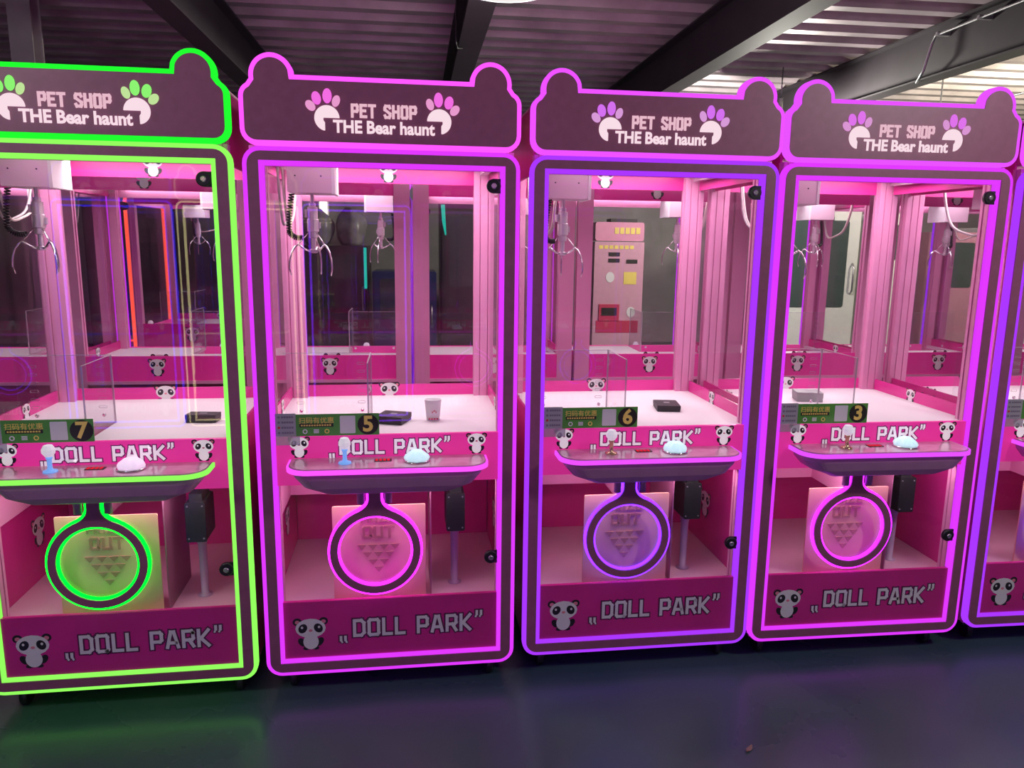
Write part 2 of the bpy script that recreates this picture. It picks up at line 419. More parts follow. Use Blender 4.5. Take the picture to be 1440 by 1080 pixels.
def crane(root, yc=.20):
    g = part('crane_box', lambda b: (b.prism(rrect(-.310, -.172, 1.625, 1.735, .004, 2), yc, yc + .14), b.prism(rrect(-.172, -.162, 1.622, 1.735, .002, 1), yc - .004, yc + .14, m=1),
        [b.lathe([(.0025, 0), (.0025, -.002)], (x, yc, 1.677), 'y', 8, 2) for x in (-.285, -.205)]), [M_BOXP, M_WHITE, M_BLACK], root, key='crane_box')
    part('crane_rail', lambda b: (b.box(-.345, .345, yc + .05, yc + .09, 1.716, 1.738)), M_STEEL, root, key='crane_rail')
    for s in (-1, 1):
        part('side_rail', lambda b: b.box(-.012, .012, .05, .58, 1.722, 1.742), M_STEEL, root, (s * .352, 0, 0), key='side_rail')
    cx, cy = -.242, yc + .07
    c = part('claw', lambda b: (b.lathe([(.006, 1.625), (.006, 1.598), (.011, 1.597), (.011, 1.585), (.0165, 1.583), (.0165, 1.545), (.019, 1.543), (.019, 1.505), (.0145, 1.503), (.0145, 1.485), (.008, 1.483), (.008, 1.448), (.013, 1.446), (.013, 1.436), (.004, 1.434)], (cx, cy, 0), 'z', 20, 0, False),
        [b.box(cx + .017, cx + .024, cy - .006, cy + .006, 1.515, 1.535), b.box(cx - .025, cx - .017, cy - .008, cy + .008, 1.55, 1.575)]), M_CLAW, root, key='claw')
    for k in range(3):
        a = math.radians(200 + 120 * k)
        ca, sa = math.cos(a), math.sin(a)
        def prong(b, ca=ca, sa=sa):
            prof = [(.010, 1.440), (.030, 1.447), (.050, 1.462), (.060, 1.455), (.072, 1.437), (.080, 1.41), (.082, 1.385), (.076, 1.362)]
            b.tube([(cx + r * ca, cy + r * sa, z) for r, z in prof], [.0032, .0032, .0036, .0034, .003, .003, .003, .0022], 7)
            b.tube([(cx + .016 * ca, cy + .016 * sa, 1.50), (cx + .05 * ca, cy + .05 * sa, 1.462)], .002, 6)
        part('prong', prong, M_CHROME, c, key=('prong', k))
    # coiled black cable from the box to the claw
    def coil(b):
        base = []
        for i in range(161):
            t = i / 160
            if t < .55: p = Vector((-.300 - .012 * math.sin(t / .55 * PI / 2), cy - .05, 1.622 - .115 * t / .55))
            else:
                a = (t - .55) / .45 * PI * .62
                p = Vector((-.284 - .028 * math.cos(a), cy - .05 + .03 * (t - .55) / .45, 1.507 - .024 * math.sin(a)))
            base.append(p)
        path = []
        for i, p in enumerate(base):
            d = (base[min(i + 1, 160)] - base[max(i - 1, 0)]).normalized(); u = d.cross(Vector((0, 1, 0))).normalized(); v = Vector((0, 1, 0))
            a = i * .95
            path.append(p + (u * math.cos(a) + v * math.sin(a)) * .0074)
        b.tube(path, .0026, 5)
    part('coiled_cable', coil, M_BLACK, root, key='coil')
    def hose(b, dx):
        b.tube([(-.335 + dx, yc - .02 + .30 * t + dx, 1.70 - .20 * (1 - (2 * t - 1) ** 4) * (1 - .25 * t) + .02 * t) for t in [i / 20 for i in range(21)]], .0042, 7)
    for k, dx in enumerate((0, .013)): part('hose', lambda b, dx=dx: hose(b, dx), M_CREAM if k else M_HOSE, root, key=('hose', k))
    return g

def guard(root):
    # clear acrylic fence round the prize hole, with slots and bolts
    f = part('acrylic_guard', lambda b: (b.box(-.355, -.064, .262, .266, .877, 1.100), b.box(-.066, -.062, .03, .268, .877, 1.100)), M_ACRYL, root, key='guard')
    part('guard_edge', lambda b: (b.box(-.0665, -.0615, .2645, .2685, .877, 1.101), b.box(-.0665, -.0615, .0285, .0300, .877, 1.101), b.box(-.355, -.064, .262, .266, 1.100, 1.1015), b.box(-.066, -.062, .03, .268, 1.100, 1.1015)), M_ACEDGE, f, key='guard_edge')
    def slots(b):
        for sx in (-.315, -.11):
            for k in range(6):
                o = rrect(sx, sx + .026, .925 + .027 * k, .934 + .027 * k, .0045, 4)
                b.ring(o, offset(o, -.0012), .2607, .2617)
    part('slot', slots, M_ACEDGE, f, key='slots')
    for (x, z) in ((-.30, .902), (-.095, .902)):
        part('bolt', lambda b: b.lathe([(.006, .261), (.006, .257), (.003, .254)], (0, 0, 0), 'y', 10), M_CHROME, f, (x, 0, z), key='guard_bolt')

def sticker(root, num, full=True):
    s = part('number_sticker', lambda b: b.box(-.283, -.030, -.0065, -.0055, .880, .949), M_GREEN, root, key='sticker_green')
    part('grey_label', lambda b: b.box(-.3445, -.283, -.0063, -.0055, .880, .952), M_GREY, s, key='sticker_grey')
    part('clear_tape', lambda b: b.box(-.3445, -.272, -.0062, -.0055, .852, .880), M_ACEDGE, s, key='sticker_tape')
    def lines(b):
        for k in range(4):
            z = .941 - k * .0165; b.ell(-.334, z, .004, .004, -.0070, -.0063, 1 if k == 2 else 0, 10)
            for j in range(5): b.box(-.326 + j * .0074, -.3200 + j * .0074, -.0068, -.0063, z - .003, z + .003)
    part('fine_print', lines, [mat('faded_ink', (.22, .20, .26), .5, noise=.1), M_RED], s, key='fine')
    part('title_bar', lambda b: b.box(-.272, -.170, -.0070, -.0065, .9085, .920), M_INK, s, key='title_bar')
    part('title', lambda b: text_mesh('title', '\u626b\u7801\u6709\u4f18\u60e0', .0215, .0001, [M_GOLD], .0003), M_GOLD, s, (-.221, -.0072, .928), key='title')
    part('subtitle', lambda b: [b.box(-.268 + j * .0078, -.2625 + j * .0078, -.0074, -.0070, .9115, .9165) for j in range(12)], M_GOLD, s, key='subtitle')
    def icons(b):
        for j, x in enumerate((-.256, -.222, -.190)):
            o = [(x + .0075 * math.cos(a * PI / 8), .8945 + .0075 * math.sin(a * PI / 8)) for a in range(16)]
            if j == 1:
                for q in range(3): b.box(x - .008, x + .008, -.0071, -.0065, .889 + q * .0045, .892 + q * .0045)
            else: b.ring(o, offset(o, -.003), -.0071, -.0065, m=j // 2)
    part('icon', icons, [M_LW, M_GOLD], s, key='icons')
    part('white_square', lambda b: b.prism(rrect(-.150, -.103, .8865, .9425, .003, 3), -.0071, -.0065), mat('sticker_white', (.75, .75, .78), .5, noise=.03), s, key='white_square')
    part('number_disc', lambda b: b.ell(-.064, .914, .0325, .0325, -.0071, -.0065, 0, 32), M_INK, s, key='number_disc')
    if num:
        part('number', lambda b: text_mesh('num', num, .068, .0022, [M_GOLD], .0004), M_GOLD, s, (-.064, -.0076, .9135), key='num' + num)

def lock(root, z):
    l = part('lock', lambda b: (b.lathe([(.0215, .0), (.0215, -.010), (.018, -.013)], (0, 0, 0), 'y', 24), b.box(0, .021, -.006, 0, -.0215, .0215)), M_BLACK, root, (.324, -.004, z), key='lock')
    part('key_cylinder', lambda b: (b.lathe([(.0085, -.012), (.0085, -.016), (.006, -.017)], (0, 0, 0), 'y', 14), b.box(-.001, .001, -.0185, -.0165, -.004, .004)), M_CHROME, l, key='lock_cyl')

def light(name, parent, loc, rot, sx, sy, watts, col, spread=PI):
    l = bpy.data.lights.new(name, 'AREA'); l.shape = 'RECTANGLE'; l.size = sx; l.size_y = sy; l.energy = watts; l.color = col; l.spread = spread
    o = bpy.data.objects.new(name, l); COL.objects.link(o); o.parent = parent; o.location = loc; o.rotation_euler = rot
    return o

def claw_machine(label, x, y, rz, color, num=None, group='pink claw machines', lit=True, crane_y=.20, front=True, inside=1.0):
    fr_m, hd_m, rg_m, tint = NEON[color]
    R = thing('claw_machine', label, 'claw machine', (x, y, 0), rz, group)
    # --- header board with bear ears
    H = part('header_board', lambda b: b.prism(HI, -.020, .012), M_FRAME, R, key='header_board')
    part('neon_edge', lambda b: b.ring(HO, HI, -.017, .012), hd_m, H, key='header_neon')
    for s in (-1, 1):
        part('paw_pad', lambda b: pad(b, -s, 0, 0), M_BACKLIT, H, (s * .1605, 0, 1.8215), key=('pad', s))
        for t in range(4):
            part('toe', lambda b: toes(b, -s, 0, 0, (t,)), (TOE if t in (1, 2) else TOE2)[color], H, (s * .1605, 0, 1.8215), key=('toe', s, t))
    for wd, wx, ww in words('pET SHop', -.089, .181, .30):
        part('lettering', lambda b: block(b, wd, wx, 1.829, .031, .0078, -.0225, -.0205, gap=.30, width=ww), M_BACKLIT2, H, key=('petshop', wd))
    for wd, wx in (('THE', -.1025), ('Bear', -.0085), ('haunt', .096)):
        part('lettering', lambda b: text_mesh('bear', wd, .0480, .0015, [M_BACKLIT], .001, xs=.93), M_BACKLIT, H, (wx, -.0215, 1.798), key=('bear', wd))
    # --- door frame
    def frame(b):
        o = rrect(-.391, .391, Z0 + .013, Z1 - .013, .038, 6)
        cs = [(.359, .1205), (.359, 1.702), (-.359, 1.702), (-.359, .1205)]
        i = [cs[k // 7] for k in range(28)]
        b.ring(o, i, -.014, .014)
    F = part('door_frame', frame, M_FRAME, R, key='door_frame')
    def n_out(b):
        o = rrect(-HW, HW, Z0, Z1, .05, 6); b.ring(o, rrect(-.391, .391, Z0 + .013, Z1 - .013, .038, 6), -.010, .012)
    part('neon_edge', n_out, fr_m, F, key='frame_neon_out')
    def n_in(b):
        o = [(.359, .1205), (.359, 1.702), (-.359, 1.702), (-.359, .1205)]; b.ring(o, offset(o, -.0135), -.010, .012)
    part('neon_edge', n_in, fr_m, F, key='frame_neon_in')
    def backing(b):
        o = rrect(-.402, .402, Z0 + .002, Z1 - .002, .048, 6); cs = [(.344, .1355), (.344, 1.687), (-.344, 1.687), (-.344, .1355)]
        b.ring(o, [cs[k // 7] for k in range(28)], .0125, .0150)
    part('frame_backing', backing, M_PINK, F, key='backing')
    # --- glass
    part('upper_pane', lambda b: b.box(-.355, .355, -.002, .002, .879, 1.700), M_GLASS, R, key='upper_pane')
    part('lower_pane', lambda b: b.box(-.355, .355, -.002, .002, .329, .722), M_GLASS, R, key='lower_pane')
    # --- magenta boards on the front
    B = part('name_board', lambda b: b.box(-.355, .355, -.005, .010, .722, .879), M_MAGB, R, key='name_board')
    doll_park(B, -.150, .160, .822, .038, .0085, .0145, 'dp_up', M_LPB, M_LWB)
    for s in (-1, 1): panda_decal(B, s * .276, -.0052, .811, .068, 0, M_PWB)
    K = part('kick_board', lambda b: b.box(-.355, .355, -.005, .010, .118, .329), M_MAG, R, key='kick_board')
    doll_park(K, -.122, .256, .204, .052, .0105, .019, 'dp_lo', M_LP, M_LW)
    panda_decal(K, -.262, -.0052, .162, .112)
    # --- cabinet
    def post(b, wx, wy):
        g = .004
        b.prism([(-wx, -wy), (-wx * .45, -wy), (-wx * .45, -wy + g), (-wx * .35, -wy + g), (-wx * .35, -wy), (wx * .35, -wy), (wx * .35, -wy + g), (wx * .45, -wy + g), (wx * .45, -wy), (wx, -wy),
                 (wx, -wy * .3), (wx - g, -wy * .3), (wx - g, wy * .3), (wx, wy * .3), (wx, wy), (-wx, wy), (-wx, wy * .3), (-wx + g, wy * .3), (-wx + g, -wy * .3), (-wx, -wy * .3)], .085, 1.745, 'z')
        for z in (.95, 1.28, 1.6): b.lathe([(.003, -wy), (.003, -wy - .0015)], (wx * .7, 0, z), 'y', 8)
    for s in (-1, 1):
        part('corner_post', lambda b: post(b, .022, .018), M_PINK, R, (s * .366, .034, 0), key='post_f')
        part('corner_post', lambda b: post(b, .038, .022), M_PINK, R, (s * .360, .632, 0), key='post_b')
        part('side_pane', lambda b: b.box(-.002, .002, .05, .615, .92, 1.69), M_BGLASS, R, (s * .383, 0, 0), key='side_pane')
        sb = part('side_board', lambda b: b.box(-.004, .004, .05, .615, .085, .92), M_MAG, R, (s * .382, 0, 0), key='side_board')
        panda_decal(sb, -.0055 * s, .36, .863, .062, -s * PI / 2)
        panda_decal(sb, -.0055 * s, .36, .42, .105, -s * PI / 2)
        panda_decal(sb, .0055 * s, .36, .80, .10, s * PI / 2)
        part('top_side_board', lambda b: b.box(-.004, .004, .05, .615, 1.69, 1.90), M_MAG, R, (s * .382, 0, 0), key='top_side_board')
    part('top_board', lambda b: (b.box(-.386, .386, .014, .652, 1.896, 1.904), b.box(-.37, .37, .014, .645, 1.757, 1.762)), M_PINK, R, key='top_board')
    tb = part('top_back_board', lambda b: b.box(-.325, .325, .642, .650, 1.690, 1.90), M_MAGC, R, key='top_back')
    panda_decal(tb, 0, .641, 1.694, .082); panda_decal(tb, 0, .6515, 1.70, .09, PI)
    part('rear_pane', lambda b: b.box(-.325, .325, .640, .644, .92, 1.69), M_BGLASS, R, key='rear_pane')
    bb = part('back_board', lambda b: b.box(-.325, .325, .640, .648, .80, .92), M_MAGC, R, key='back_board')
    cb = part('chamber_back', lambda b: b.box(-.376, .376, .600, .606, .304, .785), M_MAG, R, key='chamber_back')
    panda_decal(bb, -.01, .639, .848, .082); panda_decal(bb, 0, .6495, .824, .085, PI); panda_decal(cb, -.16, .599, .60, .105)
    part('back_ledge', lambda b: b.box(-.325, .325, .61, .655, .785, .80), M_PINK, R, key='back_ledge')
    part('back_door', lambda b: b.box(-.325, .325, .62, .63, .085, .785), mat('dark_pink_door', (.30, .04, .14), .4, noise=.05), R, key='back_door')
    # --- play deck with the prize hole and chute
    part('play_deck', lambda b: (b.box(-.060, .378, .012, .640, .862, .876), b.box(-.378, -.060, .270, .640, .862, .876), b.box(-.378, -.350, .012, .270, .862, .876)), M_DECK, R, key='deck')
    part('chute', lambda b: (b.box(-.352, -.348, .05, .27, .60, .862), b.box(-.062, -.058, .05, .27, .60, .862), b.box(-.35, -.06, .268, .272, .60, .862)), M_PINK, R, key='chute')
    part('deck_underside', lambda b: (b.box(-.058, .378, .015, .60, .795, .800), b.box(-.378, -.058, .275, .60, .795, .800)), M_PINK, R, key='under')
    part('chamber_floor', lambda b: b.box(-.378, .378, .010, .60, .296, .304), M_FLOORP, R, key='cfloor')
    part('base_plate', lambda b: b.box(-.385, .385, .02, .64, .075, .085), M_BLACK, R, key='base')
    for sx in (-1, 1):
        for yy in (.07, .58):
            part('caster', lambda b: (b.lathe([(.028, -.012), (.032, -.009), (.032, .009), (.028, .012)], (0, 0, .032), 'x', 18), b.box(-.016, -.013, -.018, .018, .03, .076), b.box(.013, .016, -.018, .018, .03, .076), b.box(-.022, .022, -.022, .022, .07, .076)), M_BLACK, R, (sx * .33, yy, 0), key='caster')
    # --- chamber behind the lower pane
    D = part('prize_door', lambda b: b.prism(rrect(-.188, .113, .309, .630, .004, 2), .045, .050), M_PRIZE, R, key='prize_door')
    part('chamber_divider', lambda b: b.box(.128, .132, .05, .30, .304, .720), mat('divider_edge', (.35, .12, .22), .4, noise=.05), R, key='divider')
    def prz(b):
        block(b, 'PRIZE' if False else 'PR', -.095, .575, .026, .006, .0435, .0452, gap=.3, width=.036)
        for l, x0 in (('T', -.034),): b.stroke([(-.046, .575), (-.046, .601)], .006, .0435, .0452)
        b.stroke([(-.034, .601), (-.014, .601), (-.034, .575), (-.014, .575)], .006, .0435, .0452)
        block(b, 'E', -.002, .575, .026, .006, .0435, .0452, width=.016)
        block(b, 'O', -.088, .522, .034, .008, .0435, .0452, width=.022)
        b.stroke([(-.052, .556), (-.052, .522), (-.030, .522), (-.030, .556)], .008, .0435, .0452)
        b.stroke([(-.018, .556), (.008, .556)], .008, .0435, .0452); b.stroke([(-.005, .556), (-.005, .522)], .008, .0435, .0452)
    part('lettering', prz, M_PRINT, D, key='prize_text')
    def tris(b):
        for r in range(4):
            for k in range(4 - r):
                cx = -.0415 + (k - (3 - r) / 2) * .036; z = .496 - r * .026
                b.prism([(cx - .015, z), (cx + .015, z), (cx, z - .019)], .0435, .0452)
    part('heart_pattern', tris, M_PRINT, D, key='prize_tris')
    G = part('ring_sign', lambda b: (lambda o: b.ring(o, [(RC[0] + RI * math.cos(math.atan2(p[1] - RC[1], p[0] - RC[0])), RC[1] + RI * math.sin(math.atan2(p[1] - RC[1], p[0] - RC[0]))) for p in o], -.018, -.004))(ring_outline()), M_FRAME, R, key='ring')
    part('neon_edge', lambda b: b.ring(ring_outline(.0075), ring_outline(), -.012, -.004, closed=False), rg_m, G, key='ring_neon_o')
    part('neon_edge', lambda b: b.ring(arc(RC[0], RC[1], RI, 0, 352.5, 47), arc(RC[0], RC[1], RI - .007, 0, 352.5, 47), -.012, -.004), rg_m, G, key='ring_neon_i')
    for s in (-1, 1): part('stand_off', lambda b: b.lathe([(.012, .66), (.012, .722)], (0, 0, 0), 'z', 14), M_CONS, G, (RC[0] + s * .043, -.016, 0), key='standoff')
    C = part('coin_box', lambda b: (b.prism(rrect(-.031, .031, .515, .648, .006, 3), .085, .205), b.box(-.02, .02, .10, .2, .648, .672)), M_BLACK, R, (.215, 0, 0), key='coin_box')
    for sx in (-1, 1):
        for z in (.527, .636): part('screw', lambda b: b.lathe([(.0028, .085), (.0028, .083)], (0, 0, 0), 'y', 8), M_STEEL, C, (sx * .023, 0, z), key='screw')
    part('coin_pipe', lambda b: b.lathe([(.021, .515), (.014, .48), (.0125, .31), (.024, .307), (.024, .304)], (0, 0, 0), 'z', 14), mat('lilac_pipe', (.5, .36, .52), .35, noise=.05), R, (.215, .15, 0), key='coin_pipe')
    lock(R, 1.644); lock(R, .459)
    # --- console
    def outl(hw, fy, rad, n=8):
        return [(hw, .0)] + arc(hw - rad, fy + rad, rad, 0, -90, n) + arc(-hw + rad, fy + rad, rad, -90, -180, n) + [(-hw, .0)]
    CO = part('console', lambda b: (b.prism([(p[0], p[1] - .005) for p in outl(.300, -.128, .065)], .793, .8065, 'z'),
        b.loft([[(p[0], p[1] - .005, z) for p in outl(hw, fy, rad)] for hw, fy, rad, z in ((.19, -.085, .02, .716), (.20, -.098, .03, .722), (.258, -.112, .05, .742), (.285, -.120, .06, .772), (.292, -.123, .06, .793))])), M_CONS, R, key='console')
    part('console_top', lambda b: b.prism([(p[0], p[1] - .005) for p in outl(.297, -.125, .063)], .8065, .8085, 'z'), M_MARBLE, CO, key='console_top')
    def cn(b):
        o = [(p[0], p[1] - .005) for p in outl(.300, -.128, .065)]; g = [(p[0], p[1] - .005) for p in outl(.3065, -.1345, .070)]
        b.ring(o, g, .792, .8055, 'z', closed=False)
    part('neon_edge', cn, fr_m if color == 'green' else hd_m, CO, key='console_neon')
    part('display', lambda b: (b.box(-.045, .008, -.062, -.038, .8085, .8105)), M_BLACK, CO, key='display')
    part('display_digits', lambda b: [b.box(-.042 + k * .012, -.034 + k * .012, -.060, -.040, .8105, .8112) for k in range(4)], M_REDLED, CO, key='digits')
    J = part('joystick', lambda b: b.lathe([(.020, .8085), (.019, .813), (.009, .815), (.0065, .822), (.0065, .846), (.009, .848), (.009, .853), (.005, .856)], (-.133, -.07, 0), 'z', 16), M_JBLUE if color in ('green', 'magenta') else M_JGOLD, R, key='joystick')
    part('joystick_ball', lambda b: b.lathe([(.001, .852), (.011, .855), (.0185, .866), (.0185, .876), (.012, .888), (.001, .891)], (-.133, -.07, 0), 'z', 9, 0, False), M_BALL, J, key='joyball')
    DB = part('dome_button', lambda b: b.lathe([(.041, .8085), (.041, .812), (.036, .814)], (.085, -.062, 0), 'z', 24), M_CHROME, R, key='dome_base')
    def dome(b):
        rings = []
        for r, h in ((.036, .814), (.038, .820), (.034, .828), (.024, .836), (.018, .841), (.010, .843), (.001, .8435)):
            rings.append([(.085 + r * (1 + .06 * math.cos(8 * 2 * PI * i / 48)) * math.cos(2 * PI * i / 48), -.062 + r * (1 + .06 * math.cos(8 * 2 * PI * i / 48)) * math.sin(2 * PI * i / 48), h) for i in range(48)])
        b.loft(rings, 0, True)
    part('lit_dome', dome, M_DOME if color in ('magenta', 'pinkviolet', 'violet') else M_DOME2, DB, key='dome')
    # --- sticker, crane, guard
    if front: sticker(R, num)
    guard(R); crane(R, crane_y)
    # --- the machine's own lighting, and the fill added in the chamber
    part('light_tube', lambda b: b.lathe([(.006, -.30), (.006, .30)], (0, .035, 1.735), 'x', 8), M_TUBE, R, key='light_tube')
    if lit:
        light('top_light', R, (0, .41, 1.754), (0, 0, 0), .62, .32, INSIDE_W * 2.3 * inside, (1, .86, .93))
        light('chamber_fill', R, (.02, .022, .712), (math.radians(22), 0, 0), .6, .02, LOWER_W * inside, (1, .72, .84))
    return R

# ------------------------------------------------------------------ the hall
M_CONC = mat('painted_concrete', (.030, .085, .085), .30, nscale=1.6, col2=(.065, .11, .11), bump=.25, bscale=9, rvar=.09)
M_ROOF = mat('galvanised_roof', (.46, .38, .41), .42, .25, noise=.25, nscale=3, bump=.1, bscale=40)
M_BEAM = mat('beam_paint', (.045, .036, .045), .65, noise=.15, nscale=4)
M_WALL = mat('grey_wall', (.40, .40, .39), .8, noise=.15, nscale=2)
struct('floor', lambda b: b.box(-7, 11, -5.2, 9, -.1, 0), M_CONC)
def roof(b):
    y = -5.2; pts = []
    while y < 9.0:
        pts += [(y, 3.085), (y + .10, 3.085), (y + .135, 3.145), (y + .265, 3.145)]; y += .30
    top = [(p[0], p[1] + .012) for p in pts]
    n = len(pts)
    for x0, x1 in ((-7, 11),):
        a = b.add([(x0, p[0], p[1]) for p in pts]); c = b.add([(x1, p[0], p[1]) for p in pts])
        for i in range(n - 1): b.face([a + i, a + i + 1, c + i + 1, c + i])
        a2 = b.add([(x0, p[0], p[1]) for p in top]); c2 = b.add([(x1, p[0], p[1]) for p in top])
        for i in range(n - 1): b.face([a2 + i, c2 + i, c2 + i + 1, a2 + i + 1])
struct('ceiling', roof, M_ROOF)
struct('wall_back', lambda b: b.box(-7, 11, 9, 9.1, 0, 3.085), M_WALL)
struct('wall_left', lambda b: b.box(-7.1, -7, -5.2, 9, 0, 3.085), M_WALL)
struct('wall_right', lambda b: b.box(11, 11.1, -5.2, 9, 0, 3.085), M_WALL)
struct('wall_front', lambda b: b.box(-7, 11, -5.3, -5.2, 0, 3.085), M_WALL)
BEAM_LABEL = ['dark steel roof beam above the green machine', 'dark steel roof beam above the number 5 machine, with the round lamp', 'dark steel roof beam above the number 6 machine', 'dark steel roof beam with a pipe above the number 3 machine']
for i, bx in enumerate((-1.27, .45, 2.19, 3.95)):
    o = part('roof_beam', lambda b: (b.box(-.075, .075, -5.2, 8.99, 2.72, 2.732), b.box(-.004, .004, -5.2, 8.99, 2.732, 3.07), b.box(-.075, .075, -5.2, 8.99, 3.07, 3.082)), M_BEAM, None, (bx, 0, 0), key='beam')
    tag(o, BEAM_LABEL[i], 'beam', 'steel roof beams')

def ceiling_lamp(label, x, y, z, watts, col=(1, .95, .92)):
    L = thing('ceiling_lamp', label, 'lamp', (x, y, z), 0, 'round ceiling lamps')
    part('housing', lambda b: b.lathe([(.02, .22), (.02, .10), (.07, .095), (.11, .05), (.20, .02), (.205, 0), (.195, -.004)], (0, 0, 0), 'z', 36), M_WHITE, L, key='lamp_housing')
    part('diffuser', lambda b: b.lathe([(.192, -.003), (.17, -.010), (.02, -.014), (.001, -.014)], (0, 0, 0), 'z', 36), emit('lamp_diffuser', (1, .96, .95), .9), L, key='lamp_diffuser')
    part('hanger', lambda b: b.lathe([(.006, .22), (.006, 3.07 - z)], (0, 0, 0), 'z', 8), M_STEEL, L)
    l = bpy.data.lights.new('lamp_light', 'POINT'); l.shadow_soft_size = .10; l.energy = watts; l.color = col
    o = bpy.data.objects.new('lamp_light', l); COL.objects.link(o); o.parent = L; o.location = (0, 0, -.13)
ceiling_lamp('white round ceiling lamp cut off by the top edge, before the beam', .50, 1.245, 2.58, LAMP_W * .8)
ceiling_lamp('added unseen round ceiling lamp over the aisle, before the green machine', -1.9, -1.9, 2.58, LAMP_W * 1.2)  # added out of view to light the machine fronts
ceiling_lamp('added unseen round ceiling lamp over the aisle, before the two right-hand machines', 2.6, -1.6, 2.58, LAMP_W * 1.8)  # second lamp added out of view, for the fronts and the aisle floor
ceiling_lamp('added round ceiling lamp hidden deep in the hall beside the coin changer', 3.4, 4.6, 2.58, LAMP_W * 6, (1, .97, .86))  # added out of sight behind the headers to brighten roof and hall
ceiling_lamp('round ceiling lamp deep in the hall at far right', 6.6, 4.0, 2.58, LAMP_W * 8, (1, .96, .68))

# ------------------------------------------------------------------ the rows of machines
claw_machine('claw machine outlined in green neon with a number 7 sticker', -.8332, -.0227, .022, 'green', '7', 'front row of claw machines')
claw_machine('claw machine outlined in magenta neon with a number 5 sticker and a paper cup inside', 0, 0, .016, 'magenta', '5', 'front row of claw machines')
claw_machine('claw machine outlined in blue-violet neon with a number 6 sticker', .843, .0417, .012, 'violet', '6', 'front row of claw machines')
claw_machine('claw machine outlined in magenta neon with a number 3 sticker and a grey box inside', 1.661, .0459, -.006, 'pinkviolet', '3', 'front row of claw machines')
claw_machine('claw machine cut off by the right edge, outlined in violet neon', 2.516, .062, -.008, 'violet', None, 'front row of claw machines')
REAR = [('magenta', 'claw machine of the rear row, facing away, at the far left behind machine 7'), ('magenta', 'rear-row claw machine with red neon showing through it, behind machine 7'),
        ('violet', 'rear-row claw machine whose white crane box shows in the middle of machine 5'), ('magenta', 'rear-row claw machine mostly hidden where machines 5 and 6 meet'),
        ('pinkviolet', 'claw machine of the rear row, facing away, just before the pink coin changer'), ('magenta', 'rear-row claw machine with the big white drinks cabinet showing through it'),
        ('violet', 'rear-row claw machine with the pink vending cabinet showing through it'), ('magenta', 'claw machine of the rear row, facing away, at the far right')]
REAR = [(.475 + .811 * (k - 3), c, lb) for k, (c, lb) in enumerate(REAR)]
for rx, c, lb in REAR:
    claw_machine(lb, rx, 1.43 + .655, PI, c, None, 'rear row of claw machines', front=False, inside=.55)
claw_machine('claw machine outlined in red neon deep in the hall behind machine 7', -1.75, 3.3, -PI / 2, 'red', None, 'claw machines deep in the hall', front=False, inside=.5)

for k, (c, lb) in enumerate((('violet', 'fifth'), ('blue', 'fourth'), ('cream', 'third'), ('purple', 'second'), ('magenta', 'first'), ('violet', 'sixth'))):
    claw_machine('claw machine across the aisle behind the viewer, %s of its row' % lb, -2.72 + .83 * k, -3.6, PI, c, None, 'claw machines across the aisle', front=False, lit=False)

# ------------------------------------------------------------------ things on the play decks
def carton(label, x, y, z, sx, sy, h, rz, m, lidm):
    o = thing('cardboard_box', label, 'box', (x, y, z), rz, 'prize boxes on the play decks')
    part('tray', lambda b: b.box(-sx / 2 + .001, sx / 2 - .001, -sy / 2 + .001, sy / 2 - .001, 0, h * .5), m, o)
    part('lid', lambda b: b.box(-sx / 2, sx / 2, -sy / 2, sy / 2, h * .4, h), m, o)
    part('print', lambda b: b.box(-sx * .12, sx * .12, -sy * .05, sy * .15, h, h + .0006), lidm, o)
M_CARD = mat('charcoal_card', (.035, .032, .035), .5, noise=.12, nscale=30)
M_CARD2 = mat('grey_card', (.33, .33, .34), .5, noise=.1, nscale=30)
M_CARDP = mat('grey_print', (.3, .3, .32), .5, noise=.1)
DZ = .8765
carton('small black box lying inside machine 7', -.622, .235, DZ, .10, .055, .026, -.10, M_CARD, M_CARDP)
carton('black square box lying beside the paper cup in machine 5', .008, .185, DZ, .095, .095, .026, -.35, M_CARD, M_CARDP)
carton('black flat box lying inside machine 6', 1.010, .325, DZ, .085, .11, .022, -.16, M_CARD, M_CARDP)
carton('grey box lying behind the acrylic fence in machine 3', 1.630, .45, DZ, .10, .085, .036, -.25, M_CARD2, M_CARDP)
cup = thing('paper_cup', 'white paper cup with red print standing in machine 5', 'cup', (.142, .200, DZ))
part('cup_body', lambda b: b.lathe([(.022, 0), (.0285, .070), (.0295, .072), (.0275, .072), (.021, .004), (.001, .003)], (0, 0, 0), 'z', 24), M_WHITE, cup)
part('print', lambda b: [b.box(-.016 + k * .009, -.010 + k * .009, -.0245, -.0215, .006, .010) for k in range(4)] + [b.box(-.004 + k * .006, -.001 + k * .006, -.0270, -.0240, .03 + .004 * (k % 2), .034 + .004 * (k % 2)) for k in range(3)], M_RED, cup)

